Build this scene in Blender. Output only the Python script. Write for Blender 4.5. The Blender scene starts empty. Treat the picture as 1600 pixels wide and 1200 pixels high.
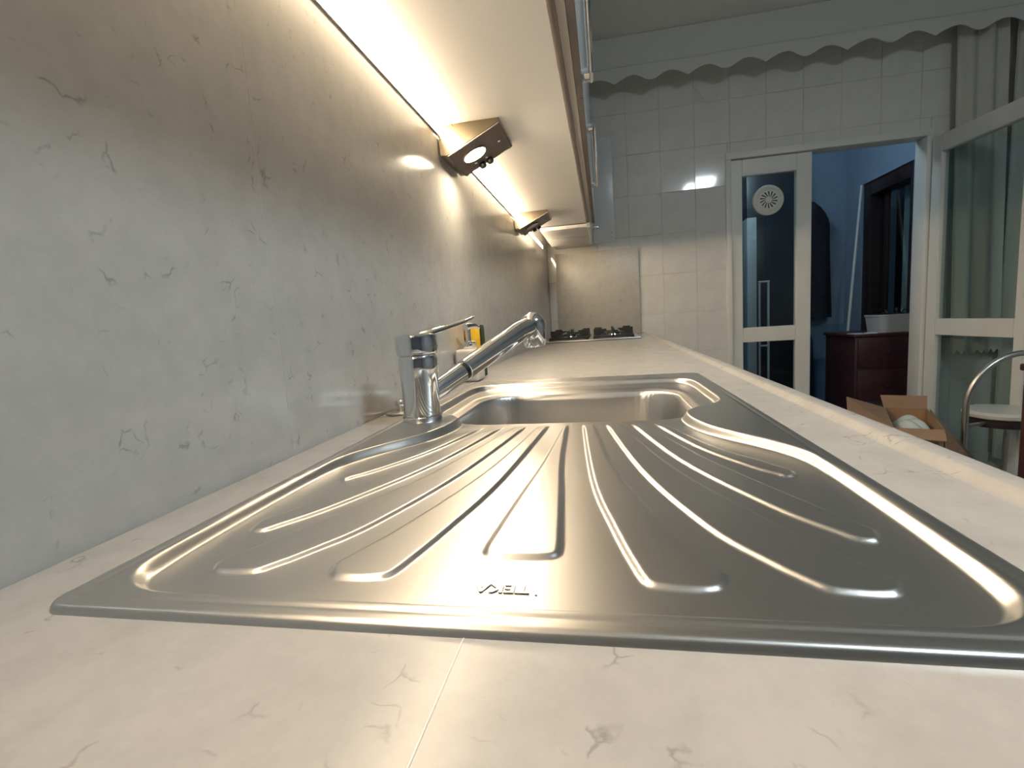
import bpy, bmesh, math, random
import numpy as np
from mathutils import Vector, Matrix
random.seed(7)
scene = bpy.context.scene
C = scene.collection

# ------------------------------------------------------------------ camera
CT = 0.90                                   # worktop height
cam_d = bpy.data.cameras.new('camera'); cam = bpy.data.objects.new('camera', cam_d); C.objects.link(cam)
RX = [(0.98124245, -0.04213902, -0.18811581), (0.18084691, -0.13674551, 0.97395845), (-0.06676565, -0.98970954, -0.12655978)]
m = Matrix(((RX[0][0], -RX[0][1], -RX[0][2], 0.339), (RX[1][0], -RX[1][1], -RX[1][2], 0.0), (RX[2][0], -RX[2][1], -RX[2][2], CT + 0.13), (0, 0, 0, 1)))
cam.matrix_world = m
cam_d.sensor_width = 36; cam_d.lens = 767.6 / 1600 * 36; cam_d.clip_start = 0.01
scene.camera = cam
# ------------------------------------------------------------------ world and exposure (night outside)
w = bpy.data.worlds.new('night'); scene.world = w; w.use_nodes = True
w.node_tree.nodes['Background'].inputs[0].default_value = (0.06, 0.10, 0.16, 1)
w.node_tree.nodes['Background'].inputs[1].default_value = 0.15
scene.view_settings.view_transform = 'Standard'; scene.view_settings.look = 'None'
scene.view_settings.exposure = 0.0; scene.view_settings.gamma = 1.0
scene.view_settings.use_curve_mapping = False
LAMP_L = 82.0       # ceiling lamp radiance
LED_L = 140.0        # strip radiance
SPOT_L = 290.0      # under-cabinet lamp lens radiance
BALC_L = 33.0        # added fill lamp on the balcony, out of view

# ------------------------------------------------------------------ materials
def mat(name, col, rough=0.5, metal=0.0, spec=0.5, emit=None, estr=0.0, coat=0.0, aniso=0.0):
    ma = bpy.data.materials.new(name); ma.use_nodes = True
    b = ma.node_tree.nodes['Principled BSDF']
    b.inputs['Base Color'].default_value = (*col, 1); b.inputs['Roughness'].default_value = rough
    b.inputs['Metallic'].default_value = metal; b.inputs['Specular IOR Level'].default_value = spec
    b.inputs['Coat Weight'].default_value = coat; b.inputs['Anisotropic'].default_value = aniso
    if emit:
        b.inputs['Emission Color'].default_value = (*emit, 1); b.inputs['Emission Strength'].default_value = estr
    return ma
def N(ma, t, **kw):
    n = ma.node_tree.nodes.new(t)
    for k, v in kw.items(): setattr(n, k, v)
    return n
def L(ma, a, ao, b, bi): ma.node_tree.links.new(a.outputs[ao], b.inputs[bi])
def P(ma): return ma.node_tree.nodes['Principled BSDF']
def ramp(ma, stops):
    r = N(ma, 'ShaderNodeValToRGB'); e = r.color_ramp.elements
    while len(e) < len(stops): e.new(0.5)
    for i, (p, c) in enumerate(stops): e[i].position = p; e[i].color = (*c, 1) if len(c) == 3 else c
    return r
def mottled(name, c1, c2, scale=8, rough=0.5, metal=0.0, spec=0.5, bump=0.0, bscale=60, detail=4):
    ma = mat(name, c1, rough, metal, spec)
    tc = N(ma, 'ShaderNodeTexCoord'); n = N(ma, 'ShaderNodeTexNoise'); n.inputs['Scale'].default_value = scale; n.inputs['Detail'].default_value = detail
    L(ma, tc, 'Object', n, 'Vector'); r = ramp(ma, [(0.35, c1), (0.65, c2)]); L(ma, n, 'Fac', r, 'Fac'); L(ma, r, 'Color', P(ma), 'Base Color')
    if bump:
        n2 = N(ma, 'ShaderNodeTexNoise'); n2.inputs['Scale'].default_value = bscale; L(ma, tc, 'Object', n2, 'Vector')
        bp = N(ma, 'ShaderNodeBump'); bp.inputs['Strength'].default_value = bump; bp.inputs['Distance'].default_value = 0.002
        L(ma, n2, 'Fac', bp, 'Height'); L(ma, bp, 'Normal', P(ma), 'Normal')
    return ma
def stone(name, base, base2, vein, rough, vstr=0.6):
    """pale quartz with short, scattered grey veins"""
    ma = mat(name, base, rough, spec=0.5)
    tc = N(ma, 'ShaderNodeTexCoord')
    nz = N(ma, 'ShaderNodeTexNoise'); nz.inputs['Scale'].default_value = 16; nz.inputs['Detail'].default_value = 6
    L(ma, tc, 'Object', nz, 'Vector')
    mx = N(ma, 'ShaderNodeMixRGB'); mx.inputs[0].default_value = 0.075; L(ma, tc, 'Object', mx, 1); L(ma, nz, 'Color', mx, 2)
    # three families of veins at two sizes
    total = None
    for sc, wid, msc, thr in ((24, 0.032, 27, 0.60), (46, 0.045, 40, 0.60)):
        v = N(ma, 'ShaderNodeTexVoronoi', feature='DISTANCE_TO_EDGE'); v.inputs['Scale'].default_value = sc; L(ma, mx, 'Color', v, 'Vector')
        rv = ramp(ma, [(0.0, (1, 1, 1)), (wid, (0, 0, 0))]); L(ma, v, 'Distance', rv, 'Fac')
        n = N(ma, 'ShaderNodeTexNoise'); n.inputs['Scale'].default_value = msc; n.inputs['Detail'].default_value = 2; L(ma, tc, 'Object', n, 'Vector')
        rn = ramp(ma, [(thr, (0, 0, 0)), (thr + 0.09, (1, 1, 1))]); L(ma, n, 'Fac', rn, 'Fac')
        mu = N(ma, 'ShaderNodeMath', operation='MULTIPLY'); L(ma, rv, 'Color', mu, 0); L(ma, rn, 'Color', mu, 1)
        if total is None: total = mu
        else:
            ad = N(ma, 'ShaderNodeMath', operation='MAXIMUM'); L(ma, total, 0, ad, 0); L(ma, mu, 0, ad, 1); total = ad
    cl = N(ma, 'ShaderNodeTexNoise'); cl.inputs['Scale'].default_value = 22; cl.inputs['Detail'].default_value = 6; cl.inputs['Roughness'].default_value = 0.7
    L(ma, tc, 'Object', cl, 'Vector'); rb = ramp(ma, [(0.3, base2), (0.62, base)]); L(ma, cl, 'Fac', rb, 'Fac')
    fin = N(ma, 'ShaderNodeMixRGB'); sc_ = N(ma, 'ShaderNodeMath', operation='MULTIPLY'); sc_.inputs[1].default_value = vstr
    L(ma, total, 0, sc_, 0); L(ma, sc_, 0, fin, 0); L(ma, rb, 'Color', fin, 1); fin.inputs[2].default_value = (*vein, 1)
    L(ma, fin, 'Color', P(ma), 'Base Color')
    return ma
def glass(name, tint=(0.9, 0.95, 0.93), ior=1.5):
    ma = bpy.data.materials.new(name); ma.use_nodes = True; nt = ma.node_tree; nt.nodes.remove(P(ma)); out = nt.nodes['Material Output']
    t = N(ma, 'ShaderNodeBsdfTransparent'); t.inputs[0].default_value = (*tint, 1)
    g = N(ma, 'ShaderNodeBsdfGlossy'); g.inputs['Roughness'].default_value = 0.02
    f = N(ma, 'ShaderNodeFresnel'); ge = N(ma, 'ShaderNodeNewGeometry'); mr = N(ma, 'ShaderNodeMapRange')
    mr.inputs['To Min'].default_value = ior; mr.inputs['To Max'].default_value = 1 / ior; L(ma, ge, 'Backfacing', mr, 'Value'); L(ma, mr, 0, f, 0)
    mx = N(ma, 'ShaderNodeMixShader'); L(ma, f, 0, mx, 0); L(ma, t, 0, mx, 1); L(ma, g, 0, mx, 2); L(ma, mx, 0, out, 0)
    return ma
def cloth(name, col, trans=0.35):
    ma = mat(name, col, 0.9, spec=0.1); nt = ma.node_tree; out = nt.nodes['Material Output']
    t = N(ma, 'ShaderNodeBsdfTranslucent'); t.inputs[0].default_value = (*col, 1)
    mx = N(ma, 'ShaderNodeMixShader'); mx.inputs[0].default_value = trans
    L(ma, P(ma), 0, mx, 1); L(ma, t, 0, mx, 2); L(ma, mx, 0, out, 0)
    tc = N(ma, 'ShaderNodeTexCoord'); wv = N(ma, 'ShaderNodeTexNoise'); wv.inputs['Scale'].default_value = 400
    L(ma, tc, 'Object', wv, 'Vector'); bp = N(ma, 'ShaderNodeBump'); bp.inputs['Strength'].default_value = 0.15; bp.inputs['Distance'].default_value = 0.001
    L(ma, wv, 'Fac', bp, 'Height'); L(ma, bp, 'Normal', P(ma), 'Normal')
    return ma
def brushed(name, col, rough, var=0.02):
    ma = mat(name, col, rough, 1.0)
    tc = N(ma, 'ShaderNodeTexCoord')
    n2 = N(ma, 'ShaderNodeTexNoise'); n2.inputs['Scale'].default_value = 10; n2.inputs['Detail'].default_value = 3; L(ma, tc, 'Object', n2, 'Vector')
    mr = N(ma, 'ShaderNodeMapRange'); mr.inputs['To Min'].default_value = rough - var; mr.inputs['To Max'].default_value = rough + var
    L(ma, n2, 'Fac', mr, 'Value'); L(ma, mr, 0, P(ma), 'Roughness')
    return ma

M = {}
M['wall_stone'] = stone('wall_stone', (0.485, 0.48, 0.46), (0.425, 0.42, 0.403), (0.17, 0.17, 0.16), 0.13)
M['top_stone'] = stone('top_stone', (0.43, 0.413, 0.395), (0.37, 0.355, 0.34), (0.15, 0.14, 0.13), 0.26, 0.55)
M['joint_light'] = mat('worktop_joint_filler', (0.72, 0.70, 0.66), 0.4)
M['joint'] = mat('joint_filler', (0.46, 0.46, 0.44), 0.4)
M['end_stone'] = stone('end_stone', (0.50, 0.475, 0.42), (0.43, 0.405, 0.36), (0.25, 0.23, 0.20), 0.35)
M['steel'] = brushed('sink_steel', (0.63, 0.62, 0.60), 0.32)
M['steel_logo'] = mat('logo_steel', (0.42, 0.40, 0.37), 0.3, 1.0)
M['hob_steel'] = brushed('hob_steel', (0.62, 0.61, 0.58), 0.3)
M['chrome'] = mat('chrome', (0.80, 0.81, 0.82), 0.06, 1.0)
M['alu'] = mat('aluminium', (0.62, 0.61, 0.58), 0.35, 1.0)
M['bronze'] = mat('lamp_housing', (0.20, 0.17, 0.12), 0.2, 1.0)
M['bronze_dark'] = mat('lamp_face', (0.20, 0.165, 0.15), 0.35, 0.9)
M['black'] = mat('black_plastic', (0.012, 0.012, 0.013), 0.35)
M['iron'] = mat('black_iron', (0.012, 0.012, 0.014), 0.4)
M['led'] = mat('led_diffuser', (0.9, 0.85, 0.75), 0.5, emit=(1.0, 0.79, 0.55), estr=LED_L)
M['spot_on'] = mat('lamp_lens_lit', (0.9, 0.9, 0.85), 0.3, emit=(1.0, 0.82, 0.58), estr=SPOT_L)
M['spot_off'] = mat('lamp_lens_dull', (0.55, 0.53, 0.5), 0.2, spec=0.6)
M['lamp_cool'] = mat('ceiling_lamp_diffuser', (0.9, 0.9, 0.9), 0.4, emit=(0.82, 0.94, 1.0), estr=LAMP_L)
M['fill_balcony'] = mat('balcony_fill_globe', (0.9, 0.9, 0.9), 0.4, emit=(0.62, 0.82, 1.0), estr=BALC_L)
M['cab_white'] = mottled('cabinet_white', (0.70, 0.68, 0.64), (0.72, 0.70, 0.66), 5, 0.35)
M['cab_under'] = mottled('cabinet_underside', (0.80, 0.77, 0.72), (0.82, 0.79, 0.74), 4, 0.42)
M['taupe'] = mottled('taupe_edge', (0.12, 0.10, 0.088), (0.14, 0.117, 0.10), 30, 0.55)
M['greystrip'] = mat('grey_strip', (0.30, 0.285, 0.265), 0.5)
M['cab_front'] = mat('cabinet_front', (0.52, 0.545, 0.54), 0.3)
M['tile'] = mottled('wall_tile', (0.68, 0.66, 0.625), (0.74, 0.72, 0.68), 11, 0.07, spec=0.5)
M['grout'] = mat('grout', (0.62, 0.60, 0.57), 0.9)
M['paint'] = mottled('ceiling_paint', (0.76, 0.76, 0.73), (0.79, 0.79, 0.76), 3, 0.85)
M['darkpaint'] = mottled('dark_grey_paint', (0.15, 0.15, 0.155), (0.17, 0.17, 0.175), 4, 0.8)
M['bluegrey'] = mottled('blue_grey_paint', (0.24, 0.26, 0.28), (0.27, 0.29, 0.31), 4, 0.8)
M['plaster'] = mottled('plaster', (0.72, 0.71, 0.68), (0.76, 0.75, 0.72), 4, 0.85)
M['floor'] = mottled('floor_tile', (0.40, 0.39, 0.37), (0.46, 0.45, 0.42), 6, 0.35)
M['doorpaint'] = mottled('door_paint', (0.73, 0.71, 0.65), (0.77, 0.75, 0.69), 6, 0.4)
M['glass'] = glass('window_glass', (0.82, 0.88, 0.87))
M['valance'] = cloth('valance_cloth', (0.76, 0.76, 0.72), 0.25)
M['curtain'] = cloth('curtain_cloth', (0.70, 0.68, 0.61), 0.3)
M['bluewall'] = mottled('blue_paint', (0.23, 0.32, 0.42), (0.25, 0.345, 0.445), 5, 0.7)
M['bluetile'] = mottled('blue_lower_tile', (0.14, 0.25, 0.36), (0.16, 0.28, 0.39), 9, 0.4)
M['darkwood'] = mottled('dark_wood', (0.020, 0.013, 0.014), (0.030, 0.019, 0.019), 20, 0.4)
M['maroon'] = mottled('maroon_wood', (0.050, 0.016, 0.018), (0.068, 0.022, 0.022), 12, 0.4)
M['bluecurtain'] = cloth('blue_grey_curtain', (0.50, 0.62, 0.68), 0.3)
M['ventplastic'] = mat('vent_plastic', (0.72, 0.70, 0.62), 0.4)
M['dark'] = mat('dark_slot', (0.02, 0.02, 0.025), 0.6)
M['card'] = mottled('cardboard', (0.29, 0.175, 0.105), (0.33, 0.205, 0.125), 14, 0.85)
M['card_in'] = mottled('cardboard_inside', (0.30, 0.17, 0.09), (0.34, 0.20, 0.11), 10, 0.85)
M['bag'] = mat('plastic_bag', (0.55, 0.60, 0.58), 0.25)
M['tape'] = mat('paper_label', (0.75, 0.72, 0.68), 0.6)
M['seat_white'] = mat('seat_vinyl', (0.62, 0.60, 0.55), 0.25)
M['ceramic'] = mat('ceramic', (0.62, 0.57, 0.51), 0.25)
M['yellow'] = mottled('sponge_yellow', (0.80, 0.46, 0.02), (0.88, 0.53, 0.04), 60, 0.9, bump=0.4, bscale=300)
M['green'] = mat('scouring_green', (0.028, 0.042, 0.01), 0.95)
M['coat_black'] = mottled('dark_cloth', (0.008, 0.009, 0.014), (0.014, 0.015, 0.022), 20, 0.9)
M['denim'] = mottled('navy_cloth', (0.020, 0.040, 0.075), (0.028, 0.052, 0.09), 30, 0.9)
M['navywood'] = mottled('dark_navy_wood', (0.018, 0.022, 0.032), (0.026, 0.031, 0.043), 10, 0.3)
M['pot'] = mat('planter_plastic', (0.55, 0.58, 0.58), 0.45)
M['soil'] = mat('soil', (0.02, 0.015, 0.012), 0.95)
M['leaf'] = mat('dark_leaf', (0.02, 0.035, 0.02), 0.5)
M['whitepaint'] = mat('white_paint', (0.60, 0.62, 0.62), 0.4)
M['paper'] = mat('paper', (0.62, 0.64, 0.64), 0.7)

# ------------------------------------------------------------------ helpers
def wloc(o):
    v = Vector((0, 0, 0))
    while o is not None: v = v + o.location; o = o.parent
    return v
class MB:
    """collects shapes given in world coordinates; build() links them as one mesh object"""
    def __init__(s): s.bm = bmesh.new()
    def box(s, x0, x1, y0, y1, z0, z1, bev=0.0, seg=2):
        b = bmesh.new(); bmesh.ops.create_cube(b, size=1)
        for v in b.verts: v.co = Vector(((x0 + x1) / 2 + v.co.x * (x1 - x0), (y0 + y1) / 2 + v.co.y * (y1 - y0), (z0 + z1) / 2 + v.co.z * (z1 - z0)))
        if bev: bmesh.ops.bevel(b, geom=list(b.edges), offset=bev, segments=seg, affect='EDGES', profile=0.5)
        return s.merge(b)
    def merge(s, b, mtx=None):
        if mtx is not None: bmesh.ops.transform(b, matrix=mtx, verts=b.verts)
        me = bpy.data.meshes.new('t'); b.to_mesh(me); b.free(); s.bm.from_mesh(me); bpy.data.meshes.remove(me); return s
    def poly(s, verts, faces):
        vs = [s.bm.verts.new(v) for v in verts]
        for f in faces:
            try: s.bm.faces.new([vs[i] for i in f])
            except ValueError: pass
        return s
    def tube(s, pts, r, n=14, cap=True):
        pts = [Vector(p) for p in pts]; rs = r if isinstance(r, (list, tuple)) else [r] * len(pts)
        up = None; rings = []
        for i, p in enumerate(pts):
            t = (pts[min(i + 1, len(pts) - 1)] - pts[max(i - 1, 0)]).normalized()
            if up is None: up = t.orthogonal().normalized()
            up = (up - t * up.dot(t)).normalized(); sd = t.cross(up)
            rings.append([s.bm.verts.new(p + (up * math.cos(2 * math.pi * k / n) + sd * math.sin(2 * math.pi * k / n)) * rs[i]) for k in range(n)])
        for a, b in zip(rings, rings[1:]):
            for k in range(n): s.bm.faces.new((a[k], a[(k + 1) % n], b[(k + 1) % n], b[k]))
        if cap: s.bm.faces.new(rings[0][::-1]); s.bm.faces.new(rings[-1])
        return s
    def lathe(s, prof, origin, axis=(0, 0, 1), n=40, cap=True):
        ax = Vector(axis).normalized(); up = ax.orthogonal().normalized(); sd = ax.cross(up); o = Vector(origin); rings = []
        for r, h in prof:
            rings.append([s.bm.verts.new(o + ax * h + (up * math.cos(2 * math.pi * k / n) + sd * math.sin(2 * math.pi * k / n)) * max(r, 1e-5)) for k in range(n)])
        for a, b in zip(rings, rings[1:]):
            for k in range(n): s.bm.faces.new((a[k], a[(k + 1) % n], b[(k + 1) % n], b[k]))
        if cap: s.bm.faces.new(rings[0][::-1]); s.bm.faces.new(rings[-1])
        return s
    def prism(s, poly2, f, a0, a1):
        """poly2: 2-D outline; f(u,v,a) -> 3-D"""
        n = len(poly2)
        A = [s.bm.verts.new(f(u, v, a0)) for u, v in poly2]; B = [s.bm.verts.new(f(u, v, a1)) for u, v in poly2]
        for i in range(n): s.bm.faces.new((A[i], A[(i + 1) % n], B[(i + 1) % n], B[i]))
        s.bm.faces.new(A[::-1]); s.bm.faces.new(B); return s
    def sheet(s, fn, nu, nv, th=0.0):
        """grid surface fn(u,v); th > 0 gives it real thickness along its normal"""
        g = [[s.bm.verts.new(fn(i / nu, j / nv)) for j in range(nv + 1)] for i in range(nu + 1)]
        fs = [s.bm.faces.new((g[i][j], g[i + 1][j], g[i + 1][j + 1], g[i][j + 1])) for i in range(nu) for j in range(nv)]
        if th:
            s.bm.normal_update(); bmesh.ops.solidify(s.bm, geom=fs, thickness=th)
        return s
    def build(s, name, material, parent=None, smooth=True, angle=35, loc=None):
        bmesh.ops.recalc_face_normals(s.bm, faces=s.bm.faces)
        base = wloc(parent) if parent is not None else Vector(loc or (0, 0, 0))
        off = base
        if parent is not None and loc is not None: off = Vector(loc)
        bmesh.ops.translate(s.bm, verts=s.bm.verts, vec=-off)
        me = bpy.data.meshes.new(name); s.bm.to_mesh(me); s.bm.free()
        me.materials.append(M[material])
        if smooth:
            me.polygons.foreach_set('use_smooth', [True] * len(me.polygons)); me.set_sharp_from_angle(angle=math.radians(angle))
        o = bpy.data.objects.new(name, me); C.objects.link(o)
        if parent is not None:
            o.parent = parent; o.location = off - base
        else: o.location = off
        return o
def tag(o, label, cat=None, group=None, kind=None):
    o['label'] = label
    if cat: o['category'] = cat
    if group: o['group'] = group
    if kind: o['kind'] = kind
    return o
def thing(name, loc, label, cat, group=None, kind=None):
    o = bpy.data.objects.new(name, None); C.objects.link(o); o.location = loc; o.empty_display_size = 0.05
    return tag(o, label, cat, group, kind)
def box(name, material, parent, *a, bev=0.0, loc=None): return MB().box(*a, bev=bev).build(name, material, parent, loc=loc)

# ------------------------------------------------------------------ the setting
YW = 3.25; ZC = 2.585; XR = 3.0; YB = -2.3
DL, DR, DT = 1.10, 2.157, 1.915            # door opening in the end wall
def struct(name, material, label, cat, *a): return tag(box(name, material, None, *a), label, cat, kind='structure')
struct('floor', 'floor', 'grey tiled kitchen floor', 'floor', -0.15, XR + 0.1, YB - 0.1, YW + 0.12, -0.06, 0.0)
struct('ceiling', 'paint', 'plain off-white kitchen ceiling', 'ceiling', -0.15, XR + 0.1, YB - 0.1, YW + 0.12, ZC, ZC + 0.06)
struct('wall_right', 'bluegrey', 'blue-grey painted wall on the far side of the kitchen', 'wall', XR, XR + 0.1, YB, YW, 0, ZC)
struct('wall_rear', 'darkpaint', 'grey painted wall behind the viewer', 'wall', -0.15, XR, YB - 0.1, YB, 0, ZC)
wl = thing('wall_left', (-0.075, 0.5, 0), 'marbled pale grey slab wall behind the sink', 'wall', kind='structure')
box('wall_core', 'plaster', wl, -0.15, -0.0125, YB, YW, 0, ZC)
for a, b in ((YB, -1.33), (-1.33, -0.43), (-0.43, 0.47), (0.47, 1.37), (1.37, 2.27), (2.27, YW)):
    MB().box(-0.0125, 0.0, a + 0.0005, b - 0.0005, CT - 0.04, 1.60, bev=0.0003, seg=1).build('slab', 'wall_stone', wl)
    if b < YW: MB().box(-0.012, -0.0002, b - 0.0005, b + 0.0005, CT - 0.04, 1.44).build('joint', 'joint', wl)
# end wall, tiled, with the door opening
we = thing('wall_end', (1.5, YW + 0.06, 0), 'wall of pale marbled tiles around the balcony door', 'wall', kind='structure')
core = MB()
core.box(-0.15, DL, YW + 0.0025, YW + 0.12, 0, ZC).box(DR, XR, YW + 0.0025, YW + 0.12, 0, ZC).box(DL, DR, YW + 0.0025, YW + 0.12, DT, ZC)
core.build('wall_core', 'grout', we)
TW, TH = 0.198, 0.2435
tmesh = None; full = []
for i in range(-3, 13):
    for j in range(-5, 7):
        x0, z0 = 0.52 + TW * i, 1.013 + TH * j; x1, z1 = x0 + TW, z0 + TH
        x0, x1, z0, z1 = max(x0, 0.0), min(x1, XR), max(z0, 0.0), min(z1, ZC)
        if x1 - x0 < 0.012 or z1 - z0 < 0.012: continue
        rects = []
        if x1 <= DL or x0 >= DR or z0 >= DT: rects = [(x0, x1, z0, z1)]
        else:
            if x0 < DL - 0.012: rects.append((x0, DL, z0, z1))
            if x1 > DR + 0.012: rects.append((DR, x1, z0, z1))
            if z1 > DT + 0.012: rects.append((max(x0, DL), min(x1, DR), DT, z1))
        for r in rects:
            g = 0.0012; cx, cz = (r[0] + r[1]) / 2, (r[2] + r[3]) / 2; wx, wz = (r[1] - r[0]) / 2 - g, (r[3] - r[2]) / 2 - g
            isfull = abs(wx * 2 + 2 * g - TW) < 1e-4 and abs(wz * 2 + 2 * g - TH) < 1e-4
            if isfull and tmesh is not None:
                o = bpy.data.objects.new('tile', tmesh); C.objects.link(o); o.parent = we; o.location = Vector((cx, YW + 0.004, cz)) - we.location
            else:
                o = MB().box(cx - wx, cx + wx, YW, YW + 0.009, cz - wz, cz + wz, bev=0.0015, seg=1).build('tile', 'tile', we, loc=(cx, YW + 0.004, cz))
                if isfull: tmesh = o.data
            o.rotation_euler = (random.gauss(0, 0.009), 0, random.gauss(0, 0.009))
# stone panel behind the hob
pn = box('hob_splash_panel', 'end_stone', None, 0.052, 0.57, YW - 0.0145, YW - 0.002, CT + 0.0005, 1.435, bev=0.001, loc=(0.31, YW - 0.008, CT))
tag(pn, 'beige stone splash panel upright on the end wall behind the hob', 'splash panel')

# ------------------------------------------------------------------ worktop
wt = thing('worktop', (0.3, 1.3, CT - 0.03), 'long pale marbled stone worktop with raised front lip', 'worktop')
XF = 0.577; XS = 0.2760; t0 = CT - 0.03
SX0, SX1, SY0, SY1 = 0.053, 0.521, 0.182, 1.028      # sink outer edge
hx0, hx1, hy0, hy1 = SX0 + 0.006, SX1 - 0.006, SY0 + 0.006, SY1 - 0.006
def flat(poly): return MB().prism(poly, lambda u, v, a: Vector((u, v, a)), t0, CT)
g = 0.00035
flat([(0.0005, -0.62), (XS - g, -0.62), (XS - g, hy0), (hx0, hy0), (hx0, hy1 - g), (0.0005, hy1 - g)]).build('slab', 'top_stone', wt)
flat([(XS + g, -0.62), (XF, -0.62), (XF, hy1 - g), (hx1, hy1 - g), (hx1, hy0), (XS + g, hy0)]).build('slab', 'top_stone', wt)
flat([(0.0005, hy1), (XF, hy1), (XF, YW - 0.016), (0.0005, YW - 0.016)]).build('slab', 'top_stone', wt)
gr = MB().box(XS - g, XS + g, -0.62, hy0, t0, CT + 0.0002).build('joint', 'joint_light', wt)
prof = [(XF, t0)] + [(XF, CT)]
for k in range(9):
    u = k / 8; prof.append((XF + 0.010 * u, CT + 0.0070 * (u * u * (3 - 2 * u))))
for k in range(1, 9):
    a = math.pi / 2 * (1 - k / 8); prof.append((XF + 0.022 + 0.012 * math.cos(a), CT - 0.0050 + 0.012 * math.sin(a)))
prof += [(XF + 0.034, t0 - 0.02), (XF + 0.02, t0 - 0.02), (XF + 0.02, t0)]
MB().prism(prof, lambda u, v, a: Vector((u, a, v)), -0.62, YW - 0.016).build('front_lip', 'top_stone', wt, angle=50)

# ------------------------------------------------------------------ sink (pressed sheet: one continuous surface)
SCX = (SX0 + SX1) / 2
def spline(pts, n=8, closed=True):
    pts = [np.array(p, float) for p in pts]; out = []; k = len(pts)
    for i in range(k if closed else k - 1):
        p0, p1, p2, p3 = (pts[(i - 1) % k], pts[i], pts[(i + 1) % k], pts[(i + 2) % k]) if closed else (pts[max(i - 1, 0)], pts[i], pts[i + 1], pts[min(i + 2, k - 1)])
        for j in range(n):
            t = j / n
            out.append(0.5 * (2 * p1 + (p2 - p0) * t + (2 * p0 - 5 * p1 + 4 * p2 - p3) * t * t + (3 * p1 - p0 - 3 * p2 + p3) * t ** 3))
    if not closed: out.append(pts[-1])
    return np.array(out)
def sdf(poly, X, Y):
    d2 = np.full(X.shape, 1e9); ins = np.zeros(X.shape, bool); n = len(poly)
    for i in range(n):
        ax, ay = poly[i]; bx, by = poly[(i + 1) % n]; ex, ey = bx - ax, by - ay; l2 = ex * ex + ey * ey
        if l2 < 1e-14: continue
        t = np.clip(((X - ax) * ex + (Y - ay) * ey) / l2, 0, 1)
        d2 = np.minimum(d2, (X - ax - t * ex) ** 2 + (Y - ay - t * ey) ** 2)
        if abs(ey) > 1e-12:
            c = ((ay > Y) != (by > Y)) & (X < ex * (Y - ay) / ey + ax); ins ^= c
    return np.where(ins, -1, 1) * np.sqrt(d2)
def rrect(x0, x1, y0, y1, r, n=8):
    o = []
    for cx, cy, a in ((x1 - r, y1 - r, 0), (x0 + r, y1 - r, 90), (x0 + r, y0 + r, 180), (x1 - r, y0 + r, 270)):
        for k in range(n + 1):
            t = math.radians(a + 90 * k / n); o.append((cx + r * math.cos(t), cy + r * math.sin(t)))
    return np.array(o)
def ss(a, b, x):
    t = np.clip((x - a) / (b - a), 0, 1); return t * t * (3 - 2 * t)
half = [(0.2200, 0.240), (0.2225, 0.28), (0.2235, 0.34), (0.2225, 0.41), (0.217, 0.450), (0.200, 0.487), (0.176, 0.525), (0.158, 0.562), (0.149, 0.605), (0.152, 0.640), (0.172, 0.667), (0.196, 0.690), (0.2075, 0.725), (0.2085, 0.80), (0.207, 0.90), (0.196, 0.945), (0.165, 0.962), (0.08, 0.965)]
near = [(0.0, 0.1985), (0.10, 0.1985), (0.170, 0.199), (0.199, 0.204), (0.2145, 0.218)]
right = near + half
basin = [(SCX + x, y) for x, y in right] + [(SCX, 0.966)] + [(SCX - x, y) for x, y in right[::-1][:-1]]
basin = spline(basin, 6)
bowl = rrect(SCX - 0.172, SCX + 0.172, 0.640, 0.905, 0.07, 12)
def finger(inner, outer, end):
    a = spline(inner, 5, False); e = spline([inner[-1]] + end + [outer[-1]], 5, False); b = spline(outer, 5, False)
    return np.concatenate([a, e[1:-1], b[::-1]])
F = [([(0.308, 0.612), (0.324, 0.394), (0.340, 0.293), (0.351, 0.242)], [(0.322, 0.612), (0.343, 0.429), (0.372, 0.304), (0.394, 0.245)], [(0.358, 0.231), (0.386, 0.230)]),
     ([(0.336, 0.612), (0.364, 0.419), (0.394, 0.304), (0.417, 0.258), (0.430, 0.239)], [(0.353, 0.612), (0.392, 0.427), (0.434, 0.315), (0.457, 0.268), (0.470, 0.243)], [(0.438, 0.232), (0.462, 0.231)]),
     ([(0.366, 0.612), (0.400, 0.447), (0.441, 0.337), (0.466, 0.294)], [(0.380, 0.612), (0.423, 0.456), (0.465, 0.349), (0.487, 0.300)], [(0.472, 0.286), (0.482, 0.286)]),
     ([(0.392, 0.612), (0.422, 0.495), (0.452, 0.427), (0.468, 0.403)], [(0.404, 0.606), (0.438, 0.495), (0.468, 0.440), (0.482, 0.412)], [(0.472, 0.397), (0.480, 0.400)])]
fingers = []
for i_, o_, e_ in F:
    f = finger(i_, o_, e_); fingers.append(f); fingers.append(np.stack([2 * SCX - f[:, 0], f[:, 1]], 1))
cf = [(0.2895, 0.612), (0.296, 0.45), (0.303, 0.36), (0.3095, 0.272)]
fingers.append(finger([(2 * SCX - x, y) for x, y in cf], cf, [(2 * SCX - 0.305, 0.2585), (0.305, 0.2585)]))
nx = 372
xs = np.linspace(SX0, SX1, nx)
ys = [SY0]; 
while ys[-1] < SY1: ys.append(ys[-1] + 0.0011 + 0.0014 * min(1, (ys[-1] - SY0) / 0.5))
ys = np.array(ys); ys = SY0 + (ys - SY0) * (SY1 - SY0) / (ys[-1] - SY0); ny = len(ys)
X, Y = np.meshgrid(xs, ys)
RC = 0.011                                                # pull the outer corners round
cxs = np.clip(X, SX0 + RC, SX1 - RC); cys = np.clip(Y, SY0 + RC, SY1 - RC)
dx, dy = X - cxs, Y - cys; dd = np.sqrt(dx * dx + dy * dy); k = np.where(dd > RC, RC / np.maximum(dd, 1e-9), 1.0)
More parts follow.
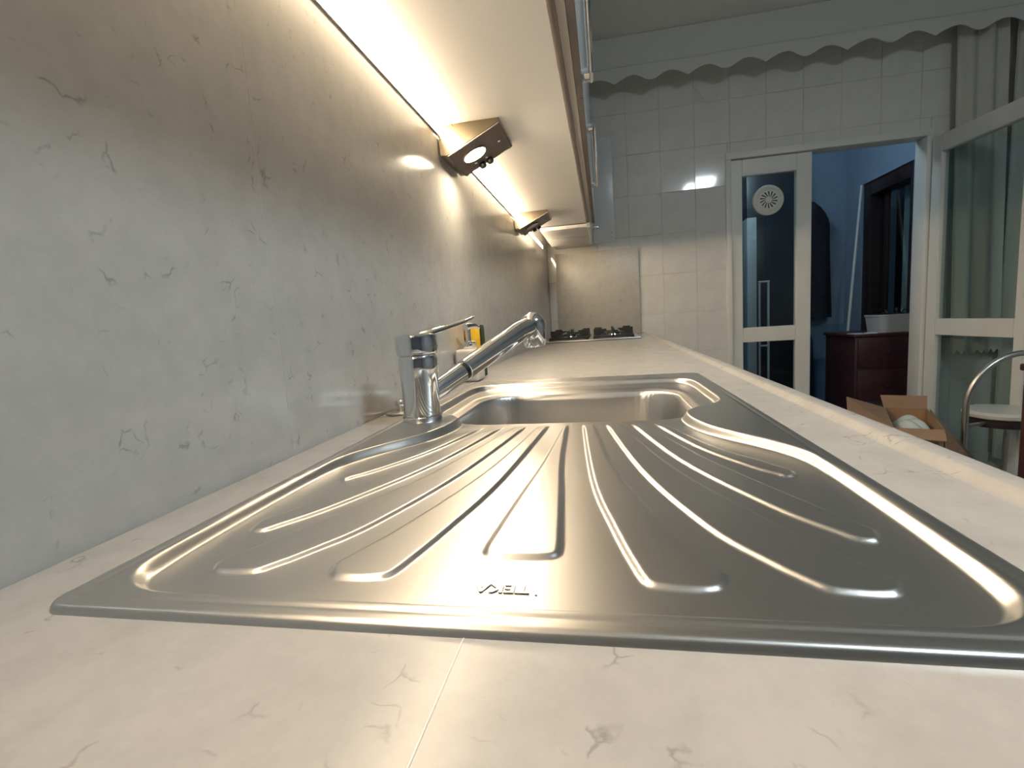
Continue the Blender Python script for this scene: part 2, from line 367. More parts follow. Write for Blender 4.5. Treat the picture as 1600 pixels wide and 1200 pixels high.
X = cxs + dx * k; Y = cys + dy * k
inside = RC - np.minimum(dd, RC); inside = np.where(inside > 0, inside, 0.0)
edge_d = np.minimum.reduce([X - SX0, SX1 - X, Y - SY0, SY1 - Y, np.where((abs(dx) > 0) & (abs(dy) > 0), RC - np.sqrt((X - cxs) ** 2 + (Y - cys) ** 2), 1.0)])
edge_d = np.maximum(edge_d, 0)
RIM = 0.0044
q = np.clip(edge_d / 0.0036, 0, 1); zed = RIM * np.sqrt(np.maximum(1 - (1 - q) ** 2, 0))
zr = np.where(edge_d < 0.0036, zed, RIM)
zr = zr - 0.0006 * np.exp(-((edge_d - 0.0105) / 0.0015) ** 2)          # faint groove beside the edge
db = sdf(basin, X, Y)
FLOOR = -0.0030
slope = FLOOR - 0.0025 * ss(0.25, 0.66, Y)
a = ss(-0.0078, 0.0012, db)
Z = zr * a + slope * (1 - a)
fh = np.zeros_like(X)
for f in fingers:
    x0, y0 = f.min(0) - 0.01; x1, y1 = f.max(0) + 0.01
    msk = (X > x0) & (X < x1) & (Y > y0) & (Y < y1); d = np.full(X.shape, 1.0); d[msk] = sdf(f, X[msk], Y[msk])
    fh = np.maximum(fh, 0.0021 * (1 - ss(-0.0026, 0.0010, d)))
Z += fh * (1 - ss(0.575, 0.622, Y)) * (1 - a)
dw = sdf(bowl, X, Y)
Z -= 0.006 * (1 - ss(-0.004, 0.012, dw)); Z -= 0.150 * (1 - ss(-0.020, -0.001, dw)) ** 1.0
Z += CT
sink_loc = Vector((SCX, (SY0 + SY1) / 2, CT))
sink = thing('kitchen_sink', sink_loc, 'brushed stainless steel sink with fan-ribbed draining board and one bowl', 'sink')
V = np.stack([X.ravel() - sink_loc.x, Y.ravel() - sink_loc.y, Z.ravel() - sink_loc.z], 1)
idx = np.arange(nx * ny).reshape(ny, nx)
Fq = np.stack([idx[:-1, :-1].ravel(), idx[:-1, 1:].ravel(), idx[1:, 1:].ravel(), idx[1:, :-1].ravel()], 1)
me = bpy.data.meshes.new('basin'); me.vertices.add(len(V)); me.vertices.foreach_set('co', V.ravel())
me.loops.add(Fq.size); me.loops.foreach_set('vertex_index', Fq.ravel().astype(np.int32))
me.polygons.add(len(Fq)); me.polygons.foreach_set('loop_start', (np.arange(len(Fq)) * 4).astype(np.int32)); me.polygons.foreach_set('loop_total', np.full(len(Fq), 4, np.int32))
me.update(); me.validate(); me.polygons.foreach_set('use_smooth', [True] * len(me.polygons)); me.materials.append(M['steel'])
so = bpy.data.objects.new('draining_board', me); C.objects.link(so); so.parent = sink
# drain in the bowl
MB().lathe([(0.0, 0.0), (0.043, 0.0), (0.045, 0.002), (0.040, 0.004), (0.034, 0.001), (0.0, 0.001)], (SCX, 0.775, CT - 0.1595), cap=False).build('drain', 'chrome', sink)
# stamped brand mark, reads from the bowl side
tx = bpy.data.curves.new('mark', 'FONT'); tx.body = 'TEKA'; tx.size = 0.0115; tx.extrude = 0.00025; tx.align_x = 'CENTER'; tx.align_y = 'CENTER'; tx.space_character = 1.02
tx.offset = 0.00035
to = bpy.data.objects.new('mark', tx); C.objects.link(to)
bpy.context.view_layer.update()
tm = bpy.data.meshes.new_from_object(to.evaluated_get(bpy.context.evaluated_depsgraph_get())); bpy.data.objects.remove(to)
lm = bpy.data.objects.new('stamped_mark', tm); tm.materials.clear(); tm.materials.append(M['steel_logo']); C.objects.link(lm); lm.parent = sink
lm.location = Vector((0.2832, 0.2262, CT + FLOOR + 0.0004)) - sink_loc; lm.rotation_euler = (0, 0, math.pi); lm.scale = (1.0, 0.95, 1)
lm['label'] = 'letters TEKA stamped upside down in the steel'
dotm = MB().lathe([(0.0006, 0), (0.0006, 0.0004)], (0.3010, 0.2215, CT + FLOOR), n=10).build('stamped_dot', 'steel_logo', sink)

# ------------------------------------------------------------------ tap
FX, FY = 0.0905, 0.628; FZ = CT + RIM
tap = thing('kitchen_tap', (FX, FY, FZ), 'chrome single-lever kitchen tap with pull-out spout on the sink', 'tap')
MB().lathe([(0.0262, -0.0004), (0.0268, 0.001), (0.0268, 0.006), (0.0255, 0.0075), (0.024, 0.0078)], (FX, FY, FZ)).build('base_ring', 'chrome', tap)
MB().lathe([(0.0248, 0.0078), (0.0248, 0.040), (0.0252, 0.052), (0.0262, 0.070), (0.0264, 0.084), (0.0255, 0.087), (0.0243, 0.089)], (FX, FY, FZ)).build('body', 'chrome', tap)
cap = MB().lathe([(0.0255, 0.089), (0.0280, 0.0905), (0.0284, 0.093), (0.0284, 0.112), (0.0272, 0.1155), (0.020, 0.1175), (0.0, 0.118)], (FX, FY, FZ)).build('cap', 'chrome', tap)
# lever: flat blade rising over the spout
ld = Vector((0.052, 0.124, 0.020)); l0 = Vector((FX - 0.004, FY - 0.012, FZ + 0.113)); sd = ld.cross(Vector((0, 0, 1))).normalized()
lv = MB()
rows = []
for t, wd, th, dz in ((0, 0.017, 0.008, 0), (0.15, 0.018, 0.010, 0.001), (0.4, 0.0125, 0.0085, 0.0005), (0.7, 0.009, 0.006, 0.0), (0.9, 0.009, 0.005, 0.001), (1.0, 0.0075, 0.0035, 0.0025), (1.04, 0.004, 0.002, 0.004)):
    c = l0 + ld * t + Vector((0, 0, dz)); rows.append([c - sd * wd + Vector((0, 0, -th * .4)), c - sd * wd * 0.7 + Vector((0, 0, th * .5)), c + sd * wd * 0.7 + Vector((0, 0, th * .5)), c + sd * wd + Vector((0, 0, -th * .4)), c + sd * wd * 0.6 - Vector((0, 0, th * .6)), c - sd * wd * 0.6 - Vector((0, 0, th * .6))])
vs = [v for r in rows for v in r]; fs = []
for i in range(len(rows) - 1):
    for k_ in range(6): fs.append((i * 6 + k_, i * 6 + (k_ + 1) % 6, (i + 1) * 6 + (k_ + 1) % 6, (i + 1) * 6 + k_))
fs += [tuple(range(5, -1, -1)), tuple((len(rows) - 1) * 6 + k_ for k_ in range(6))]
lo = lv.poly(vs, fs).build('lever', 'chrome', tap, angle=60)
sb = lo.modifiers.new('round', 'SUBSURF'); sb.levels = 2; sb.render_levels = 2
s0 = Vector((FX + 0.010, FY + 0.014, 0.9385)); s1 = Vector((0.2085, 0.846, 1.0195)); sdv = (s1 - s0)
def sp(t): return s0 + sdv * t
MB().tube([sp(t) for t in (0, 0.06, 0.15, 0.262)], [0.0135, 0.0145, 0.0145, 0.0148], 28).build('spout_arm', 'chrome', tap)
MB().tube([sp(0.262), sp(0.295)], [0.0142, 0.0142], 28).build('black_ring', 'black', tap)
hc_ = Vector((0.2165, 0.861, 1.0205)); hax = Vector((0.06, 0.10, -1.0)).normalized()
hmb = MB().tube([sp(0.295), sp(0.30), sp(0.55), sp(0.80), sp(0.90), hc_], [0.0142, 0.0160, 0.0166, 0.0170, 0.0172, 0.0165], 32)
dome = [(0.0004, -0.0228)] + [(0.0228 * math.sin(math.radians(t_)), -0.0228 * math.cos(math.radians(t_))) for t_ in range(10, 91, 10)] + [(0.0227, 0.008), (0.0218, 0.018), (0.0204, 0.028), (0.0188, 0.035), (0.0178, 0.0365), (0.0172, 0.036)]
hmb.lathe(dome, hc_, hax, 40, cap=False)
head = hmb.build('spray_head', 'chrome', tap, angle=50)
MB().lathe([(0.0170, 0.030), (0.0170, 0.0355), (0.013, 0.0365), (0.0, 0.0365)], hc_, hax, 28).build('nozzle', 'black', head)

# drain control beside the tap
dk = thing('drain_knob', (0.024, 0.700, CT), 'small dark metal stopper disc lying beside the wall behind the tap', 'stopper')
MB().lathe([(0.017, 0.0), (0.0195, 0.001), (0.0195, 0.0035), (0.017, 0.005), (0.0, 0.0055)], (0.024, 0.700, CT)).build('disc', 'alu', dk)
MB().lathe([(0.009, 0.0052), (0.009, 0.014), (0.0105, 0.016), (0.0105, 0.021), (0.009, 0.023), (0, 0.0235)], (0.030, 0.700, CT)).build('grip', 'chrome', dk)

# soap dispenser and sponge
dp = thing('soap_dispenser', (0.040, 1.095, CT), 'cream ceramic soap dispenser with chrome pump behind the sink', 'dispenser')
MB().box(0.006, 0.060, 1.063, 1.127, CT + 0.0005, CT + 0.074, bev=0.008, seg=3).build('bottle', 'ceramic', dp)
MB().lathe([(0.0145, 0.0735), (0.0155, 0.075), (0.0155, 0.090), (0.013, 0.0915), (0.006, 0.092)], (0.034, 1.095, CT)).build('collar', 'chrome', dp)
MB().tube([(0.034, 1.095, CT + 0.091), (0.034, 1.095, CT + 0.122)], 0.0055, 16).build('pump_stem', 'chrome', dp)
MB().tube([(0.030, 1.087, CT + 0.1235), (0.034, 1.095, CT + 0.125), (0.044, 1.118, CT + 0.125), (0.050, 1.132, CT + 0.120)], [0.008, 0.0085, 0.006, 0.004], 14).build('pump_spout', 'chrome', dp)
sg = thing('sponge', (0.034, 1.20, CT), 'yellow sponge with green scouring side standing behind the soap dispenser', 'sponge')
MB().box(0.003, 0.041, 1.172, 1.204, CT + 0.0005, CT + 0.126, bev=0.004, seg=2).build('foam', 'yellow', sg)
MB().prism([(0.041, CT + 0.0005), (0.046, CT + 0.0005), (0.0450, CT + 0.118), (0.043, CT + 0.126), (0.041, CT + 0.126)], lambda u, v, a: Vector((u, a, v)), 1.173, 1.203).build('scouring_pad', 'green', sg)

# ------------------------------------------------------------------ hob
hob = thing('gas_hob', (0.28, 2.86, CT), 'steel gas hob with black pan supports at the end of the worktop', 'hob')
MB().box(0.035, 0.525, 2.575, 3.16, CT + 0.0005, CT + 0.0085, bev=0.002).build('plate', 'hob_steel', hob)
MB().box(0.037, 0.523, 2.572, 2.577, CT + 0.0003, CT + 0.003).build('plate_edge', 'iron', hob)
zt = CT + 0.0085
for cx, cy in ((0.152, 2.735), (0.388, 2.735), (0.152, 3.015), (0.388, 3.015)):
    b = MB().lathe([(0.052, 0), (0.052, 0.006), (0.040, 0.010), (0.037, 0.020), (0.030, 0.022)], (cx, cy, zt)).build('burner', 'chrome', hob)
    MB().lathe([(0.034, 0.0205), (0.036, 0.023), (0.035, 0.028), (0.028, 0.030), (0.0, 0.031)], (cx, cy, zt)).build('burner_cap', 'iron', b)
    s = MB(); e = 0.098
    for sx in (-1, 1):
        s.box(cx + sx * e - 0.006, cx + sx * e + 0.006, cy - e, cy + e, zt + 0.004, zt + 0.016, bev=0.001)
        s.box(cx - e, cx + e, cy + sx * e - 0.006, cy + sx * e + 0.006, zt + 0.004, zt + 0.016, bev=0.001)
        for sy in (-1, 1):
            s.box(cx + sx * e - 0.007, cx + sx * e + 0.007, cy + sy * e - 0.007, cy + sy * e + 0.007, zt, zt + 0.010)
    # raised fingers: tall outside, stepping down to the flame
    for a_ in range(4):
        c_, s_ = (1, 0, -1, 0)[a_], (0, 1, 0, -1)[a_]
        outl = [(0.104, 0.004), (0.104, 0.050), (0.064, 0.050), (0.060, 0.040), (0.034, 0.040), (0.034, 0.033), (0.060, 0.028), (0.080, 0.004)]
        s.prism(outl, lambda u, v, a, c_=c_, s_=s_: Vector((cx + c_ * u - s_ * a, cy + s_ * u + c_ * a, zt + v)), -0.005, 0.005)
    s.build('pan_support', 'iron', hob)

# ------------------------------------------------------------------ base cabinets under the worktop
ybs = [-0.60, 0.04, 1.12, 1.84, 2.56, 3.20]
blab = ['white base cabinet nearest the viewer under the worktop', 'white base cabinet under the sink', 'white base cabinet just past the sink', 'white base cabinet between sink and hob', 'white base cabinet under the hob']
for (a, b), lb in zip(zip(ybs, ybs[1:]), blab):
    bc = thing('base_cabinet', (0.30, (a + b) / 2, 0), lb, 'cabinet', 'base cabinets under the worktop')
    zt_ = 0.70 if 'sink' in lb and 'under' in lb else 0.845
    c = MB(); c.box(0.02, 0.57, a + .001, a + .019, 0.10, 0.845).box(0.02, 0.57, b - .019, b - .001, 0.10, 0.845).box(0.02, 0.57, a + .019, b - .019, 0.10, 0.118).box(0.005, 0.02, a + .001, b - .001, 0.10, 0.845)
    c.build('carcass', 'cab_white', bc)
    box('plinth', 'taupe', bc, 0.48, 0.52, a + .001, b - .001, 0.0, 0.0995)
    box('rail', 'cab_white', bc, 0.53, 0.57, a + .02, b - .02, 0.80, 0.868)
    n_ = 2
    for i in range(n_):
        y0 = a + (b - a) * i / n_; y1 = a + (b - a) * (i + 1) / n_
        d_ = MB().box(0.572, 0.590, y0 + .002, y1 - .002, 0.105, 0.835, bev=0.002).build('door', 'cab_front', bc)
        MB().tube([(0.591, y0 + .08, 0.78), (0.618, y0 + .08, 0.78), (0.618, y1 - .08, 0.78), (0.591, y1 - .08, 0.78)], 0.006, 10).build('handle', 'chrome', d_)

# ------------------------------------------------------------------ wall cabinets
ZB = 1.460; ZT = 2.25; CY0, CY1 = -0.34, 2.385
wc = thing('wall_cabinet', (0.15, 1.0, ZB), 'long cream wall cabinet above the sink with taupe-edged doors', 'cabinet')
box('bottom_panel', 'cab_under', wc, 0.0352, 0.2795, CY0, CY1, ZB, ZB + 0.018)
box('back_rail', 'cab_under', wc, 0.0002, 0.0338, CY0, CY1, ZB, ZB + 0.018)
MB().box(0.0, 0.279, CY0, CY1, ZB + 0.0185, ZT).build('body', 'cab_white', wc)
box('edge_band', 'taupe', wc, 0.2797, 0.2915, CY0, CY1, ZB - 0.001, ZB + 0.020, bev=0.001)
box('grey_rail', 'greystrip', wc, 0.2917, 0.3050, CY0, CY1, ZB + 0.001, ZB + 0.022)
dys = [CY0, 0.24, 1.04, 1.84, CY1]
hspan = {0: (-0.30, 0.22), 1: (0.45, 1.02), 2: (1.25, 1.82)}
for i, (a, b) in enumerate(zip(dys, dys[1:])):
    d_ = MB().box(0.3065, 0.3185, a + .0012, b - .0012, ZB - 0.003, ZT, bev=0.001, seg=1).build('door', 'cab_front', wc)
    for ya, yb in ((a, (a + b) / 2), ((a + b) / 2, b)): MB().box(0.3064, 0.3186, ya + .0012, yb - .0012, ZB - 0.006, ZB - 0.0031).build('bottom_edge', 'taupe', d_)
    if i in hspan:
        h0, h1 = hspan[i]; hx = 0.335; hz = ZB + 0.016
        hh = MB(); hh.tube([(hx, h0, hz), (hx, h1, hz)], 0.0055, 16)
        for y_ in (h0 + 0.02, h1 - 0.02): hh.box(0.3187, hx + 0.005, y_ - 0.018, y_ + 0.018, hz - 0.005, hz + 0.005, bev=0.0015)
        hh.build('handle', 'chrome', d_)
# cooker hood cabinet past it
hc = thing('hood_cabinet', (0.17, 2.7, ZB), 'white cooker-hood cabinet over the gas hob', 'cabinet')
box('body', 'cab_white', hc, 0.058, 0.2795, 2.432, 2.985, ZB - 0.004, ZT)
MB().box(0.058, 0.279, 2.432, 2.695, ZB - 0.012, ZB - 0.0045, bev=0.002).build('hood_front_plate', 'cab_white', hc)
MB().box(0.058, 0.279, 2.709, 2.985, ZB - 0.012, ZB - 0.0045, bev=0.002).build('hood_rear_plate', 'cab_white', hc)
d_ = MB().box(0.2805, 0.2985, 2.405, 2.985, ZB - 0.018, ZT, bev=0.001, seg=1).build('door', 'cab_front', hc)
box('filler_strip', 'taupe', hc, 0.058, 0.279, 2.39, 2.430, ZB + 0.004, ZB + 0.02)
# narrow cabinet at the end with its door swung open
nc = thing('narrow_cabinet', (0.15, 3.1, ZB), 'narrow end cabinet with its white door swung open against the tiles', 'cabinet')
box('body', 'cab_white', nc, 0.058, 0.2795, 3.03, 3.235, ZB + 0.005, ZT - 0.02)
od = MB().box(0.302, 0.424, 3.000, 3.018, 1.448, 2.03, bev=0.0015).build('open_door', 'cab_front', nc)
hg = MB(); hg.lathe([(0.011, 0), (0.011, 0.006), (0.009, 0.007)], (0.322, 2.9995, 1.535), (0, -1, 0), 20); hg.box(0.285, 0.320, 2.985, 2.998, 1.529, 1.541, bev=0.002)
hg.build('hinge', 'chrome', od)
for z_ in (1.475, 1.50): MB().lathe([(0.0035, 0), (0.0035, 0.001)], (0.408, 2.9998, z_), (0, -1, 0), 10).build('screw_cap', 'greystrip', od)

# ------------------------------------------------------------------ LED strip in the corner
ls = thing('led_strip', (0.01, 1.2, 1.45), 'glowing warm LED strip along the wall under the cabinets', 'light strip')
LY0, LY1 = -0.33, 2.98
MB().prism([(0.0005, 1.4432), (0.0038, 1.4432), (0.0038, 1.4442), (0.0030, 1.4442), (0.0030, 1.4597), (0.0005, 1.4597)], lambda u, v, a: Vector((u, a, v)), LY0, LY1).build('profile', 'alu', ls)
MB().box(0.0031, 0.0041, LY0, LY1, 1.4444, 1.4596).build('diffuser', 'led', ls)

# ------------------------------------------------------------------ triangular lamps under the cabinet
def tri_lamp(y0, label, lens):
    y1 = y0 + 0.160
    A = Vector((0.022, 0, ZB - 0.0005)); B = Vector((0.139, 0, ZB - 0.0005)); D = Vector((0.0145, 0, 1.3965))
    t = thing('triangle_lamp', (0.06, (y0 + y1) / 2, ZB), label, 'lamp', 'triangular lamps under the wall cabinet')
    tri = [(0.006, ZB - 0.0005), (0.139, ZB - 0.0005), (0.139, ZB - 0.008), (0.022, 1.3975), (0.004, 1.3975), (0.004, 1.4415), (0.006, 1.4415)]
    MB().prism(tri, lambda u, v, a: Vector((u, a, v)), y0, y1).build('housing', 'bronze', t, angle=20)
    # sloping face plate
    e0 = Vector((0.139, 0, ZB - 0.008)); e1 = Vector((0.022, 0, 1.3975)); sl = (e1 - e0).normalized(); nn = Vector((-sl.z, 0, sl.x))
    if nn.z > 0: nn = -nn
    def fp(s_, y, h): return e0 + sl * s_ + nn * h + Vector((0, y, 0))
    Ls = (e1 - e0).length
    out = [(0.001, y0 + 0.001), (Ls + 0.002, y0 + 0.001), (Ls + 0.004, y1 - 0.012)]
    for k_ in range(9):
        u = k_ / 8; out.append((Ls * (1 - u * 0.98) + 0.001, y1 - 0.004 - 0.010 * math.sin(math.pi * 3 * u) ** 2 * (0.5 if k_ > 5 else 1)))
    MB().prism(out, lambda u, v, a: fp(u, v, a), 0.0004, 0.0030).build('face_plate', 'bronze_dark', t)
    cs, cy = Ls * 0.64, y0 + 0.066
    fo = fp(cs, cy, 0.0031)
    rg = MB().lathe([(0.0300, 0), (0.0310, 0.001), (0.0300, 0.0028), (0.0270, 0.0030), (0.0270, 0.0)], fo, nn, 40, cap=False).build('lens_ring', 'bronze', t)
    MB().lathe([(0.0268, 0.0002), (0.0268, 0.0018), (0.018, 0.0026), (0.0, 0.0030)], fo, nn, 36).build('lens', lens, rg)
    # rocker switch and two screws on the far edge
    sw = MB(); c0 = fp(Ls * 0.52, y1 - 0.026, 0.0031)
    for k_ in range(2):
        cc = fp(Ls * (0.48 + 0.16 * k_), y1 - 0.020, 0.0031); sw.lathe([(0.0085, 0), (0.0085, 0.007), (0.0065, 0.010), (0, 0.0105)], cc, nn, 18)
    sw.build('switch', 'black', t)
    for s_, dy_ in ((0.72, 0.046), (0.50, 0.040), (0.16, 0.080)):
        MB().lathe([(0.0042, 0), (0.0042, 0.0012), (0.003, 0.0022), (0, 0.0025)], fp(Ls * s_, y1 - dy_, 0.0031), nn, 14).build('screw', 'chrome', t)
    return t
tri_lamp(1.085, 'lit triangular metal lamp under the cabinet, the one nearer the viewer', 'spot_on')
tri_lamp(2.02, 'unlit triangular metal lamp under the cabinet, the one nearer the hob', 'spot_off')

# ------------------------------------------------------------------ ceiling lamp (behind the viewer, seen mirrored in the tiles)
cl = thing('ceiling_lamp', (1.51, 0.05, ZC), 'square white ceiling lamp in the middle of the kitchen', 'lamp')
MB().box(1.34, 1.68, -0.12, 0.22, ZC - 0.03, ZC - 0.0005, bev=0.004).build('base', 'whitepaint', cl)
MB().box(1.36, 1.66, -0.10, 0.20, ZC - 0.085, ZC - 0.0305, bev=0.012).build('diffuser', 'lamp_cool', cl)

# ------------------------------------------------------------------ valance and curtains
def scal(t):
    t = t % 1.0
    return 0.5 * (1 - math.cos(4 * math.pi * t)) if 0.25 < t < 0.75 else abs(math.sin(2 * math.pi * t))
YV = 3.085; vx0, vx1 = 0.335, 2.96
va = thing('valance', (1.6, YV, 2.3), 'pale scalloped fabric valance across the end wall by the ceiling', 'valance')
def vbody(u, v):
    x = vx0 + (vx1 - vx0) * u; zz = 2.418 + (ZC - 0.002 - 2.418) * v
    return Vector((x, YV + 0.010 * math.sin(x * 9) * (1 - v) * 0.5, zz))
MB().sheet(vbody, 120, 6, 0.004).build('band', 'valance', va)
def vhem(u, v):
    x = vx0 + (vx1 - vx0) * u; zl = 2.332 + 0.034 * scal((x - 0.862) / 0.402); zz = zl + (2.418 - zl) * v
    return Vector((x, YV - 0.003 + 0.010 * math.sin(x * 9) * 0.5 + 0.004 * math.sin(x * 31) * (1 - v), zz))
MB().sheet(vhem, 420, 5, 0.004).build('scalloped_hem', 'valance', va)
MB().tube([(vx0 + (vx1 - vx0) * i / 80, YV - 0.006 + 0.005 * math.sin((vx0 + (vx1 - vx0) * i / 80) * 9), 2.419) for i in range(81)], 0.0035, 8).build('piping', 'valance', va)
MB().tube([(vx0, YV + 0.03, 2.56), (vx1, YV + 0.03, 2.56)], 0.010, 12).build('rail', 'whitepaint', va)
def curtain(name, x0, x1, y, z0, z1, waves, amp, label, matn, lean=0.0, parent=None, fray=0.0):
    def fn(u, v):
        z = z1 + (z0 - z1) * v; xx = x0 + (x1 - x0) * u + lean * v
        return Vector((xx, y + amp * math.sin(u * waves * 2 * math.pi + 0.6) * (0.5 + 0.5 * v) + 0.3 * amp * math.sin(u * 17 + 2 * v), z + fray * math.sin(u * 60) * (v == 1)))
    return tag(MB().sheet(fn, int(16 * waves), 24, 0.003).build(name, matn, None, loc=((x0 + x1) / 2, y, z0)), label, 'curtain')
curtain('curtain', 2.215, 2.44, 3.165, 0.69, 2.50, 2.5, 0.016, 'shorter cream curtain drop seen behind the open glazed door', 'curtain', lean=0.04, fray=0.012)
curtain('curtain', 2.49, 2.93, 3.165, 0.07, 2.50, 5, 0.022, 'long cream curtain hanging at the right edge beside the open door', 'curtain')
struct('baseboard_end', 'doorpaint', 'white skirting along the end wall right of the door', 'skirting', DR + 0.09, XR, YW - 0.016, YW - 0.001, 0.0, 0.09)

# ------------------------------------------------------------------ balcony door
tr = thing('trim_1', (1.63, YW, 0), 'cream painted frame of the balcony door', 'door frame', kind='structure')
fr = 0.028
MB().box(DL - 0.012, DL + fr - 0.008, YW - 0.008, YW + 0.10, 0, DT - 0.0245, bev=0.002).build('jamb', 'doorpaint', tr)
MB().box(DR - fr + 0.008, DR + 0.012, YW - 0.008, YW + 0.10, 0, DT - 0.0245, bev=0.002).build('jamb', 'doorpaint', tr)
MB().box(DL - 0.012, DR + 0.012, YW - 0.008, YW + 0.10, DT - 0.024, DT + 0.014, bev=0.002).build('head', 'doorpaint', tr)
def leaf(name, label, L_, base, ang, ztop, gl0, gl1, glass_spans, vent=False):
    root = thing(name, base, label, 'door', kind='structure')
    d = Vector((math.cos(ang), math.sin(ang), 0)); n_ = Vector((-d.y, d.x, 0)); bv = Vector(base)
    def bx(nm, mt, s0_, s1_, z0_, z1_, h0=0.0, h1=0.04, par=None, bev=0.003):
        b = bmesh.new(); bmesh.ops.create_cube(b, size=1)
        for v in b.verts: v.co = Vector(((s0_ + s1_) / 2 + v.co.x * (s1_ - s0_), (h0 + h1) / 2 + v.co.y * (h1 - h0), (z0_ + z1_) / 2 + v.co.z * (z1_ - z0_)))
        if bev: bmesh.ops.bevel(b, geom=list(b.edges), offset=bev, segments=2, affect='EDGES')
        for v in b.verts: v.co = bv + d * v.co.x + n_ * v.co.y + Vector((0, 0, v.co.z))
        q_ = MB(); q_.merge(b); return q_.build(nm, mt, par or root)
    bx('stile', 'doorpaint', 0, gl0, 0.012, ztop); bx('stile', 'doorpaint', gl1, L_, 0.012, ztop)
    zs = [0.012] + [z for sp_ in glass_spans for z in sp_] + [ztop]
    for i in range(0, len(zs), 2): bx('rail', 'doorpaint', gl0 + .0005, gl1 - .0005, zs[i], zs[i + 1])
    for z0_, z1_ in glass_spans: bx('pane', 'glass', gl0 - 0.004, gl1 + 0.004, z0_ - 0.004, z1_ + 0.004, 0.018, 0.022, bev=0)
    return root, d, n_
d1, dd1, dn1 = leaf('door_1', 'closed cream balcony door leaf with round vent in its pane', 0.448, (1.116, YW + 0.012, 0), 0.0, 1.886, 0.068, 0.366, [(0.12, 0.803), (0.892, 1.792)])
vc = Vector((1.328, YW + 0.026, 1.640))
vt = MB().lathe([(0.086, 0.004), (0.087, 0.010), (0.082, 0.016), (0.060, 0.019), (0.056, 0.022), (0.0, 0.023)], vc, (0, -1, 0), 48).build('round_vent', 'ventplastic', d1)
vt['label'] = 'round cream plastic ventilator'
sl = MB()
for k_ in range(14):
    a_ = 2 * math.pi * k_ / 14; tw = 0.25
    pts = [(0.018, a_ - 0.10), (0.048, a_ + tw - 0.075), (0.048, a_ + tw + 0.075), (0.018, a_ + 0.10)]
    sl.prism([(r_ * math.cos(t_), r_ * math.sin(t_)) for r_, t_ in pts], lambda u, v, a: Vector((vc.x + u, vc.y - a, vc.z + v)), 0.0222, 0.0238)
sl.build('slots', 'dark', vt)
MB().lathe([(0.066, 0.0178), (0.067, 0.0205), (0.068, 0.0178)], vc, (0, -1, 0), 48, cap=False).build('rim_ridge', 'ventplastic', vt)
d2, dd2, dn2 = leaf('door_2', 'cream glazed balcony door leaf standing open into the kitchen', 0.585, (2.158, 3.236, 0), math.radians(-82.5), 1.872, 0.070, 0.532, [(0.12, 0.795), (0.885, 1.782)])
MB().box(2.226, 2.245, 2.648, 2.662, 0.98, 1.02).build('latch', 'alu', d2)

# ------------------------------------------------------------------ balcony behind the door
BY = 4.78; BX = 2.40
struct('floor_balcony', 'bluetile', 'dark floor of the balcony behind the door', 'floor', 0.5, 3.3, YW + 0.125, BY + 0.1, -0.05, 0.0)
struct('ceiling_balcony', 'paint', 'ceiling of the balcony behind the door', 'ceiling', 0.5, 3.3, YW + 0.125, BY + 0.1, 2.45, 2.5)
fb = thing('wall_balcony_far', (1.5, BY + .05, 0), 'blue painted far wall of the balcony', 'wall', kind='structure')
box('upper_wall', 'bluewall', fb, 0.5, BX, BY, BY + 0.1, 0.82, 2.45); box('lower_wall', 'bluetile', fb, 0.5, BX, BY - 0.006, BY + 0.1, 0.0, 0.8195)
rb = thing('wall_balcony_side', (BX + .06, 4.1, 0), 'blue painted side wall of the balcony around a dark window', 'wall', kind='structure')
WY0, WY1, WT = 3.845, 4.515, 1.912
box('wall_piece', 'bluewall', rb, BX, BX + 0.13, YW + 0.125, WY0, 0, 2.449); box('wall_piece', 'bluewall', rb, BX, BX + 0.13, WY1, BY + 0.1, 0, 2.449); box('wall_piece', 'bluewall', rb, BX, BX + 0.13, WY0, WY1, WT, 2.449)
struct('wall_balcony_near_side', 'bluewall', 'blue painted wall at the hidden end of the balcony', 'wall', 0.4, 0.5, YW + 0.125, BY + 0.1, 0, 2.449)
wn = thing('window_1', (BX + 0.1, 4.18, 0), 'dark wooden window in the blue balcony wall', 'window', kind='structure')
for y0, y1, z0, z1 in ((WY0, WY0 + 0.06, 0, WT), (WY1 - 0.10, WY1, 0, WT), (WY0 + 0.06, WY1 - 0.10, WT - 0.10, WT), (WY0 + 0.06, WY1 - 0.10, 0.0, 0.72)):
    MB().box(BX + 0.012, BX + 0.125, y0 + .001, y1 - .001, z0 + .001, z1 - .001, bev=0.004).build('frame_piece', 'darkwood', wn)
MB().box(BX + 0.075, BX + 0.10, 4.30, 4.34, 0.72, WT - 0.10, bev=0.003).build('mullion', 'darkwood', wn)
box('pane', 'glass', wn, BX + 0.086, BX + 0.090, WY0 + 0.056, WY1 - 0.096, 0.716, WT - 0.096)
box('reveal_back', 'darkwood', wn, BX + 0.30, BX + 0.32, WY0 - 0.1, WY1 + 0.1, 0, 2.2)
def wcur(u, v):
    return Vector((BX + 0.17 + 0.012 * math.sin(u * 40), WY0 - 0.02 + 0.46 * u, 1.86 - 1.2 * v))
tag(MB().sheet(wcur, 60, 10, 0.003).build('window_curtain', 'bluecurtain', None, loc=(BX + 0.17, 4.05, 0.66)), 'blue-grey curtain behind the dark balcony window', 'curtain')
bl = thing('balcony_fill_lamp', (1.35, 3.75, 2.45), 'added unseen globe lamp giving the balcony its dim blue fill light', 'lamp')  # added out of view to light the balcony; its real light source is unknown
MB().lathe([(0.06, -0.0005), (0.06, -0.02), (0.05, -0.025)], (1.35, 3.75, 2.45), n=24).build('base', 'whitepaint', bl)
